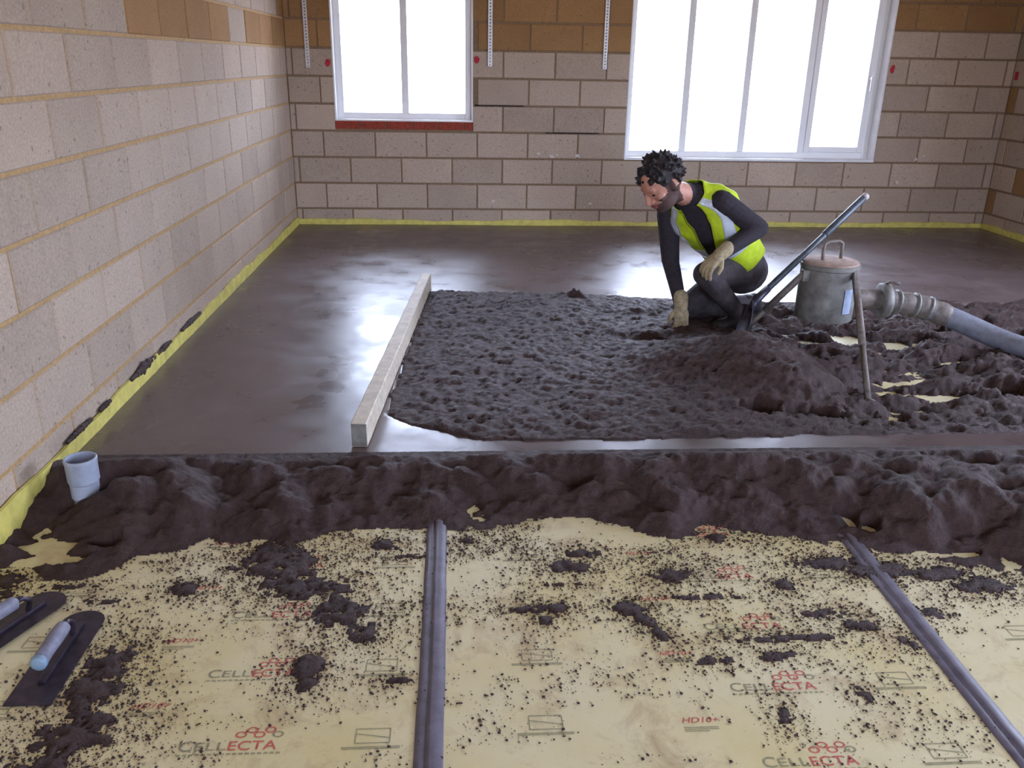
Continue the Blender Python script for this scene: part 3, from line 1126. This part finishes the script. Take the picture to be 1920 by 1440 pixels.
# ------------------------------------------------------------------ trowels
def trowel(loc, ang, L, W, lab, hl):
    root = empty('steel_trowel', loc)
    root.rotation_euler = (0, 0, ang)
    tag(root, lab, 'trowel', 'finishing trowels on the boards')
    # blade: square heel at -L/2, rounded nose at +L/2
    pts = [(-L / 2, -W / 2), (-L / 2, W / 2)]
    for k in range(11):
        th = PI / 2 - PI * k / 10
        pts.append((L / 2 - W * .45 + math.cos(th) * W * .45, math.sin(th) * W / 2))
    n = len(pts)
    V = [(x, y, .000) for x, y in pts] + [(x, y, .0022) for x, y in pts]
    F = [tuple(range(n)), tuple(range(2 * n - 1, n - 1, -1))] + [(k, n + k, n + (k + 1) % n, (k + 1) % n) for k in range(n)]
    ob('blade', V, F, M['steel'], root)
    mb = MB().box(-L * .30, L * .34, -.010, .010, .002, .012, .002)
    mb.build('spine', M['steel'], root)
    MB().tube([(L * .20, 0, .010), (L * .23, 0, .04), (L * .17, 0, .058), (L * .05, 0, .060)], .008, 8).build('tang', M['steel'], root, True)
    h = MB().tube([(L * .12, 0, .058), (L * .10, 0, .059), (0, 0, .061), (-hl * .5, 0, .060), (-hl + L * .10, 0, .058)], [.012, .019, .021, .019, .0195], 14)
    h.build('handle', M['grip'], root, True)
    MB().tube([(-hl + L * .10 + .001, 0, .058), (-hl + L * .10 - .012, 0, .058), (-hl + L * .10 - .016, 0, .058)], [.0205, .0205, .014], 14).build('handle_cap', M['gripend'], root, True)


trowel((.408, -5.90, .0035), math.radians(90), .38, .115, 'dark steel trowel with rounded nose, nearer the camera', .135)
trowel((.215, -5.785, .006), math.radians(66), .36, .115, 'dark steel trowel cut off by the left edge', .15)

# ------------------------------------------------------------------ discharge pot on its tripod
PC = Vector((3.485, -3.35, 0))
root = empty('screed_pot', (PC.x, PC.y, .02))
tag(root, 'dusty steel screed discharge pot on a tripod behind the mound', 'screed pump pot')


def pp(nm, mb, mat, smooth=True, parent=None):
    o = mb.build(nm, mat, None, smooth)
    o.data.transform(Matrix.Translation(-Vector(root.location)))
    o.parent = root if parent is None else parent
    return o


autosmooth(pp('drum', MB().lathe([(.130, .185), (.150, .18), (.153, .188), (.1535, .30), (.1525, .46), (.157, .465), (.157, .485), (.151, .49), (.146, .489)], (PC.x, PC.y, 0), 40), M['potsteel']))
autosmooth(pp('lid', MB().lathe([(.150, .484), (.148, .497), (.13, .503), (.05, .507), (.001, .508)], (PC.x, PC.y, 0), 36), M['pottop']))
pp('lifting_handle', MB().tube([(PC.x - .055, PC.y - .02, .50), (PC.x - .055, PC.y - .01, .555), (PC.x - .045, PC.y, .590), (PC.x - .02, PC.y + .01, .598), (PC.x + .04, PC.y + .02, .602), (PC.x + .06, PC.y + .02, .59), (PC.x + .062, PC.y + .02, .55), (PC.x + .062, PC.y + .02, .50)], .009, 10), M['pipe'])
lab_V = []
for i in range(7):
    th = math.radians(-76 + i * 3.4)
    for zz in (.235, .37):
        lab_V.append((PC.x + .1555 * math.cos(th), PC.y + .1555 * math.sin(th), zz))
pp('label_plate', MB().add(lab_V, [(2 * i, 2 * i + 2, 2 * i + 3, 2 * i + 1) for i in range(6)]), M['label'])
for a, b in (((3.580, -3.44, .475), (3.342, -4.28, .045)), ((3.332, -3.40, .446), (3.062, -3.27, .060)), ((3.585, -3.215, .46), (3.93, -2.80, .045))):
    a, b = Vector(a), Vector(b)
    leg = pp('leg', MB().tube([a, a.lerp(b, .62)], .019, 12), M['pipe'])
    pp('leg_extension', MB().tube([a.lerp(b, .60), b], .0145, 10), M['pipe'], True, leg)
    pp('foot', MB().tube([b + Vector((0, 0, .008)), b - Vector((0, 0, .03))], [.03, .034], 12), M['potsteel'], True, leg)
    c = (a - PC)
    c.z = 0
    c.normalize()
    pp('leg_bracket', MB().box(a.x - .02, a.x + .02, a.y - .02, a.y + .02, a.z - .05, a.z + .012, .006), M['potsteel'], True, leg)
# outlet spout, flange and hose coupling
pp('outlet', MB().tube([(3.60, -3.35, .285), (3.66, -3.35, .284), (3.80, -3.35, .278)], [.064, .060, .056], 20), M['pipe'])
ring = MB()
ring.tube([(3.795, -3.35, .274), (3.80, -3.35, .274), (3.835, -3.35, .272), (3.84, -3.35, .272)], [.088, .096, .096, .088], 24)
pp('coupling_flange', ring, M['potsteel'])
pp('flange_lever', MB().tube([(3.818, -3.35, .366), (3.83, -3.37, .384), (3.87, -3.40, .38)], .009, 8), M['pipe'])

# delivery hose
hp = [(3.838, -3.35, .272), (3.95, -3.355, .256), (4.07, -3.365, .232), (4.18, -3.40, .196), (4.30, -3.47, .150), (4.40, -3.56, .112), (4.50, -3.68, .092), (4.66, -3.82, .086), (4.9, -3.95, .09), (5.3, -4.05, .09), (5.9, -4.02, .09), (6.3, -3.95, .09)]


def catmull(P, m=6):
    P = [Vector(p) for p in P]
    out = []
    for i in range(len(P) - 1):
        a, b, c, d_ = P[max(i - 1, 0)], P[i], P[i + 1], P[min(i + 2, len(P) - 1)]
        for k in range(m):
            t = k / m
            out.append(.5 * ((2 * b) + (c - a) * t + (2 * a - 5 * b + 4 * c - d_) * t * t + (3 * b - a - 3 * c + d_) * t ** 3))
    out.append(P[-1])
    return out


hroot = empty('delivery_hose', (4.5, -3.68, .02))
tag(hroot, 'thick blue-grey hose running from the pot to the right', 'hose')
o = MB().tube(catmull(hp[2:]), .058, 18).build('hose_length', M['hose'], None, True)
o.data.transform(Matrix.Translation(-hroot.location))
o.parent = hroot
o = MB().tube(catmull(hp[:4]), [.062 + .004 * math.sin(i * 1.3) for i in range(19)], 18).build('hose_coupling', M['pipe'], None, True)
o.data.transform(Matrix.Translation(-hroot.location))
o.parent = hroot
for t in (3, 8, 12):
    c = catmull(hp[:4])
    o = MB().tube([c[t], c[t].lerp(c[t + 1], .6)], .071, 18).build('hose_clip', M['potsteel'], None, True)
    o.data.transform(Matrix.Translation(-hroot.location))
    o.parent = hroot

# ------------------------------------------------------------------ shovel
A, Nn, B = Vector((2.908, -3.62, .075)), Vector((3.042, -3.50, .318)), Vector((3.771, -3.05, .808))
sroot = empty('shovel', A)
tag(sroot, 'long-handled shovel stuck in the mound, leaning over the pot', 'shovel')


def sp(nm, mb, mat, smooth=True):
    o = mb.build(nm, mat, None, smooth)
    o.data.transform(Matrix.Translation(-A))
    o.parent = sroot
    return o


sp('shaft', MB().tube([Nn - (B - Nn) * .02, Nn.lerp(B, .97)], [.017, .0165], 14), M['shaft'])
sp('shaft_grip', MB().tube([Nn.lerp(B, .60), Nn.lerp(B, .61), Nn.lerp(B, .965), Nn.lerp(B, .97)], [.0175, .021, .021, .018], 14), M['shaft'])
sp('shaft_end', MB().tube([Nn.lerp(B, .965), Nn.lerp(B, .995), B], [.021, .0205, .012], 14), M['shaftcap'])
sp('socket', MB().tube([Nn.lerp(A, .22), Nn, Nn.lerp(B, .10)], [.024, .023, .020], 14), M['blade'])
dn = (A - Nn).normalized()
side = Vector((.10, .95, -.15))
side = (side - dn * side.dot(dn)).normalized()     # blade turned edge towards the room
nrm = side.cross(dn).normalized()
V, F = [], []
LB, WB = .34, .105
nu, nv = 10, 8
for j in range(2):
    for i in range(nu + 1):
        t = i / nu
        wdt = WB * (.55 + .45 * min(1, t * 3)) * (1 - .35 * max(0, t - .7) / .3)
        for k in range(nv + 1):
            s = -1 + 2 * k / nv
            p = Nn + dn * (.03 + t * LB) + side * (s * wdt) + nrm * (.030 * (s * s) * (1 - .5 * t) - .022 * math.sin(PI * t) + j * .003)
            V.append(p[:])
st = (nu + 1) * (nv + 1)
for j in range(2):
    for i in range(nu):
        for k in range(nv):
            q = [j * st + i * (nv + 1) + k, j * st + i * (nv + 1) + k + 1, j * st + (i + 1) * (nv + 1) + k + 1, j * st + (i + 1) * (nv + 1) + k]
            F.append(q if j else q[::-1])
for i in range(nu):
    for k in (0, nv):
        a_, b_ = i * (nv + 1) + k, (i + 1) * (nv + 1) + k
        F.append((a_, b_, st + b_, st + a_))
sp('blade', MB().add(V, F), M['blade'])

# ------------------------------------------------------------------ the kneeling man
man = empty('person', (2.95, -3.15, .08))
tag(man, 'kneeling man in yellow high-visibility vest and dark clothes leaning over the screed', 'person')
MO = Vector(man.location)
spine = [((3.13, -2.99, .36), .165, .125), ((3.06, -3.03, .46), .165, .125), ((2.97, -3.08, .56), .165, .122), ((2.885, -3.12, .65), .18, .128), ((2.82, -3.145, .715), .188, .122),
         ((2.765, -3.165, .768), .165, .100), ((2.725, -3.185, .805), .105, .080), ((2.69, -3.21, .832), .066, .064)]
latA, latB = Vector((-.05, -.99, .05)).normalized(), Vector((.75, -.58, .30)).normalized()
cent = catmull([s_[0] for s_ in spine], 5)
NS = len(cent)
tt = np.linspace(0, len(spine) - 1, NS)
rxs = np.interp(tt, range(len(spine)), [s_[1] for s_ in spine])
rys = np.interp(tt, range(len(spine)), [s_[2] for s_ in spine])
frames = []
for i, c in enumerate(cent):
    t = (cent[min(i + 1, NS - 1)] - cent[max(i - 1, 0)]).normalized()
    l = latA.lerp(latB, min(1, tt[i] / 4.2))
    l = (l - t * l.dot(t)).normalized()
    f = l.cross(t).normalized()
    frames.append((c, l, f, t))


def torso_pt(i, th, off=0.0):
    """th: 0 = front, +90deg = his left"""
    c, l, f, t = frames[i]
    e = 2.4
    ct, stt = math.cos(th), math.sin(th)
    q = (abs(ct) ** e + abs(stt) ** e) ** (-1 / e)
    return c + f * (ct * q * (rys[i] + off)) + l * (stt * q * (rxs[i] + off))


def torso_mesh(mb):
    n = 28
    V = [torso_pt(i, 2 * PI * k / n)[:] for i in range(NS) for k in range(n)]
    F = [(i * n + k, i * n + (k + 1) % n, (i + 1) * n + (k + 1) % n, (i + 1) * n + k) for i in range(NS - 1) for k in range(n)]
    F += [tuple(range(n - 1, -1, -1)), tuple((NS - 1) * n + k for k in range(n))]
    mb.add(V, F)


body = MB()
torso_mesh(body)
SEG = []   # for telling skin, jumper and trousers apart


def cap(p, q, r0, r1, kind):
    body.capsule(p, q, r0, r1)
    SEG.append((np.array(p), np.array(q), r0, r1, kind))


for i in range(len(spine) - 1):
    SEG.append((np.array(spine[i][0]), np.array(spine[i + 1][0]), .13 if i < 5 else .08, .13 if i < 4 else .07, 'top' if i else 'leg'))
body.ellipsoid((3.12, -2.99, .36), ((.15, 0, 0), (0, .16, 0), (0, 0, .14)))
SEG.append((np.array((3.16, -2.97, .33)), np.array((3.10, -3.0, .36)), .14, .14, 'leg'))
SHL, ELL, WRL = (2.868, -3.275, .795), (3.085, -3.285, .660), (2.865, -3.395, .545)
SHR, ELR, WRR = (2.635, -3.06, .700), (2.672, -3.06, .43), (2.703, -3.235, .225)
cap(SHL, ELL, .068, .054, 'top')
cap(ELL, WRL, .053, .037, 'top')
cap(SHR, ELR, .064, .052, 'top')
cap(ELR, WRR, .050, .036, 'top')
cap((3.09, -3.07, .38), (2.80, -3.345, .42), .098, .070, 'leg')
cap((2.80, -3.345, .42), (3.06, -3.19, .15), .068, .048, 'leg')
cap((3.12, -2.93, .36), (2.77, -3.10, .155), .098, .070, 'leg')
cap((2.77, -3.10, .155), (3.22, -2.90, .135), .068, .050, 'leg')
# neck and head
HC = Vector((2.528, -3.315, .900))
hf = Vector((-.70, -.33, -.60)).normalized()
hu = Vector((-.58, -.20, .79))
hu = (hu - hf * hu.dot(hf)).normalized()
hl = hu.cross(hf).normalized()
HS = 1.13
hl, hf, hu = hl * HS, hf * HS, hu * HS
H = lambda l, f, u: HC + hl * l + hf * f + hu * u
cap((2.705, -3.20, .82), H(0, -.03, -.07), .064, .056, 'skin')
hb = len(body.V)
body.ellipsoid(HC + hu * .015, (hl * .080, hf * .100, hu * .112), 24, 16)
body.ellipsoid(H(0, .030, -.060), (hl * .062, hf * .066, hu * .062), 18, 12)       # jaw
body.ellipsoid(H(0, .068, -.092), (hl * .028, hf * .024, hu * .022))               # chin
body.ellipsoid(H(0, .080, .030), (hl * .055, hf * .020, hu * .020))                # brow
body.capsule(H(0, .096, .015), H(0, .116, -.028), .009, .0145)                     # nose
for s in (-1, 1):
    body.ellipsoid(H(s * .017, .100, -.031), (hl * .010, hf * .010, hu * .008))    # nostril wing
    body.ellipsoid(H(s * .045, .062, -.018), (hl * .026, hf * .026, hu * .024))    # cheek
    body.ellipsoid(H(s * .083, -.008, -.008), (hl * .011 + hf * -.006, hf * .022, hu * .036))   # ear
body.ellipsoid(H(0, .098, -.056), (hl * .022, hf * .009, hu * .006))
body.ellipsoid(H(0, .094, -.067), (hl * .019, hf * .009, hu * .006))
SEG.append((np.array(H(0, -.02, .02)), np.array(H(0, .03, -.05)), .10, .075, 'skin'))
bm_ = remeshed(body, .0058, 5)
co = np.empty(len(bm_.vertices) * 3)
bm_.vertices.foreach_get('co', co)
co = co.reshape(-1, 3)
fc = np.empty(len(bm_.polygons) * 3)
bm_.polygons.foreach_get('center', fc)
fc = fc.reshape(-1, 3)
best = np.full(len(fc), 1e9)
kd = np.zeros(len(fc), int)
KI = {'skin': 0, 'top': 1, 'leg': 2, 'beard': 3, 'lips': 4}
for p, q, r0, r1, kind in SEG:
    e = q - p
    t = np.clip(((fc - p) @ e) / (e @ e), 0, 1)
    dd = np.linalg.norm(fc - p - t[:, None] * e, axis=1) - (r0 + (r1 - r0) * t)
    m_ = dd < best
    best[m_] = dd[m_]
    kd[m_] = KI[kind]
rel = fc - np.array(HC)
L_, F_2, U_ = [rel @ np.array(v_) / HS ** 2 for v_ in (hl, hf, hu)]
beard = (kd == 0) & (U_ < -.040 + .02 * np.abs(L_) / .07) & (U_ > -.13) & (F_2 > -.035) & ~((np.abs(L_) < .045) & (U_ > -.050) & (F_2 > .07))
beard |= (kd == 0) & (np.abs(L_) > .055) & (F_2 > -.005) & (F_2 < .035) & (U_ < .03) & (U_ > -.09)
kd[beard] = 3
kd[(kd >= 3) & (np.abs(L_) < .022) & (np.abs(U_ + .062) < .009) & (F_2 > .09)] = 4
# neckline: jumper collar
for nm in ('skin', 'jumper', 'trousers', 'beard', 'lips'):
    bm_.materials.append(M[nm])
bm_.polygons.foreach_set('material_index', kd.astype(np.int32))
bm_.transform(Matrix.Translation(-MO))
link(bpy.data.objects.new('body', bm_), man)


def mp(nm, mesh_or_mb, mat, parent=None, smooth=True):
    if isinstance(mesh_or_mb, MB):
        o = mesh_or_mb.build(nm, mat, None, smooth)
    else:
        mesh_or_mb.materials.append(mat)
        o = link(bpy.data.objects.new(nm, mesh_or_mb))
    o.data.transform(Matrix.Translation(-MO))
    o.parent = man if parent is None else parent
    return o


for s in (-1, 1):
    mp('eye', MB().ellipsoid(H(s * .033, .0845, .004), (hl * .013, hf * .008, hu * .007), 10, 8), M['eye'])
# hair: clumped locks over crown and back
hair = MB()
hair.ellipsoid(HC + hu * .030 - hf * .014, (hl * .088, hf * .100, hu * .106), 24, 16)
r = random.Random(5)
cut = []
for i in range(170):
    while True:
        v = Vector((r.gauss(0, 1), r.gauss(0, 1), r.gauss(0, 1))).normalized()      # (l,f,u)
        if v.z > -.35 and not (v.y > .45 and v.z < .22) and not (abs(v.x) > .75 and v.z < -.05 and v.y > -.2):
            break
    p = HC + hu * .026 - hf * .012 + hl * (v.x * .090) + hf * (v.y * .103) + hu * (v.z * .112)
    dirn = (hl * v.x + hf * (v.y + .25) + hu * (v.z + .15)).normalized()
    hair.capsule(p - dirn * .012, p + dirn * r.uniform(.006, .022), .014, .006, 8)
hm_ = remeshed(hair, .0055, 2)
bmh = bmesh.new()
bmh.from_mesh(hm_)
kill = []
for f_ in bmh.faces:
    c = f_.calc_center_median() - HC
    l_, f2, u_ = [c.dot(v_) / HS ** 2 for v_ in (hl, hf, hu)]
    if (f2 > .045 and u_ < .030 - .1 * (abs(l_) - .03) * (1 if abs(l_) > .03 else 0)) or (f2 > .005 and u_ < .015) or (u_ < -.012 and f2 > -.035) or u_ < -.065:
        kill.append(f_)
bmesh.ops.delete(bmh, geom=kill, context='FACES')
seen, small = set(), []
for v0 in bmh.verts:
    if v0.index in seen:
        continue
    stack, isl = [v0], []
    seen.add(v0.index)
    while stack:
        v_ = stack.pop()
        isl.append(v_)
        for e_ in v_.link_edges:
            w_ = e_.other_vert(v_)
            if w_.index not in seen:
                seen.add(w_.index)
                stack.append(w_)
    if len(isl) < 1500:
        small += isl
bmesh.ops.delete(bmh, geom=small, context='VERTS')
bmh.to_mesh(hm_)
bmh.free()
mp('hair', hm_, M['hair'])


# vest: shell round the torso, open at the front
def shell(i0, i1, a0, a1, off, thick, mat, nm, parent=None, n=40):
    """a0(i), a1(i): start and end angle per ring"""
    V, F = [], []
    rows = i1 - i0 + 1
    for o_ in (off + thick, off):
        for i in range(i0, i1 + 1):
            A0, A1 = a0(i), a1(i)
            for k in range(n + 1):
                th = A0 + (A1 - A0) * k / n
                rip = .003 * math.sin(th * 7 + i * .9)
                V.append(torso_pt(i, th, o_ + rip)[:])
    w_ = n + 1
    S_ = rows * w_
    for i in range(rows - 1):
        for k in range(n):
            F.append((i * w_ + k, i * w_ + k + 1, (i + 1) * w_ + k + 1, (i + 1) * w_ + k))
            F.append((S_ + (i + 1) * w_ + k, S_ + (i + 1) * w_ + k + 1, S_ + i * w_ + k + 1, S_ + i * w_ + k))
    for k in range(n):
        F.append((k, S_ + k, S_ + k + 1, k + 1))
        b_ = (rows - 1) * w_
        F.append((b_ + k, b_ + k + 1, S_ + b_ + k + 1, S_ + b_ + k))
    for i in range(rows - 1):
        for k in (0, n):
            F.append((i * w_ + k, (i + 1) * w_ + k, S_ + (i + 1) * w_ + k, S_ + i * w_ + k))
    return mp(nm, MB().add(V, F), mat, parent)


g = lambda i: math.radians(np.interp(i, [0, NS * .3, NS * .62, NS * .86], [9, 10, 14, 25]))
i_hi = int(NS * .93)
vest = shell(5, i_hi, lambda i: g(i) + .14, lambda i: 2 * PI - g(i) + .10, .014, .004, M['vest'], 'safety_vest', None, 64)
for a, b in ((36, 58), (306, 330)):
    sh_ = lambda i, a=a: math.radians(a) + (.10 * (i / NS) if a < 180 else -.10 * (i / NS))
    sh2 = lambda i, b=b: math.radians(b) + (.10 * (i / NS) if b < 180 else -.10 * (i / NS))
    shell(int(NS * .34), i_hi, sh_, sh2, .0185, .002, M['refl'], 'reflective_band', vest, 8)
i0 = int(NS * .30)
shell(i0, i0 + 3, lambda i: g(i) + .14, lambda i: 2 * PI - g(i) + .10, .0195, .002, M['refl'], 'reflective_band', vest, 64)

# gloves
def glove(wrist, palm_dir, back_n, side_v, curl, spread, thumb_s, nm):
    """palm_dir: fingers' direction, back_n: back of hand, side_v: towards the thumb"""
    W = Vector(wrist)
    d_, b_, s_ = Vector(palm_dir).normalized(), Vector(back_n), None
    b_ = (b_ - d_ * b_.dot(d_)).normalized()
    s_ = d_.cross(b_) * thumb_s
    mb = MB()
    mb.capsule(W - d_ * .05, W + d_ * .01, .042, .038)
    mb.ellipsoid(W + d_ * .052, (s_ * .045, d_ * .056, b_ * .024), 16, 12)
    for k, (o_, ln) in enumerate(((.032, .072), (.011, .080), (-.011, .076), (-.031, .060))):
        p = W + d_ * .092 + s_ * o_
        a = 0.15
        prev = p - d_ * .02
        rr = .0125 if k < 3 else .0110
        mb.capsule(prev, p, rr, rr, 10)
        dirn = d_ + s_ * (spread * (1.5 - k) * .12)
        for q, fr in enumerate((.45, .32, .23)):
            a += curl * (1, .95, .6)[q]
            dv = (dirn * math.cos(a) - b_ * math.sin(a)).normalized()
            nx = p + dv * (ln * fr)
            mb.capsule(p, nx, rr * (1 - .06 * q), rr * (.94 - .07 * q), 10)
            p = nx
    p = W + d_ * .03 + s_ * .034 - b_ * .006
    q1 = p + (s_ * .6 + d_ * .75 - b_ * .25).normalized() * .042
    q2 = q1 + (s_ * .15 + d_ * .95 - b_ * .4).normalized() * .032
    mb.capsule(p, q1, .0155, .0135, 10)
    mb.capsule(q1, q2, .0135, .0105, 10)
    return mp(nm, remeshed(mb, .0042, 2), M['glove'])


glove((2.852, -3.402, .540), (-.62, -.30, -.45), (-.30, -.45, .84), None, .52, .5, -1, 'glove')
glove((2.706, -3.25, .215), (.02, -.35, -.92), (.15, -.93, .35), None, .30, 1.0, 1, 'glove')
# boots
bt = MB()
bt.capsule((3.085, -3.175, .150), (3.09, -3.17, .115), .056, .05)
bt.capsule((3.10, -3.165, .105), (2.93, -3.255, .095), .045, .042)
mp('boot', remeshed(bt, .007, 3), M['boot'])
bt = MB()
bt.capsule((3.20, -2.91, .14), (3.25, -2.885, .13), .054, .05)
bt.capsule((3.25, -2.885, .15), (3.31, -2.86, .045), .045, .040)
bt.capsule((3.29, -2.87, .10), (3.27, -2.87, .05), .04, .038)
mp('boot', remeshed(bt, .007, 3), M['boot'])
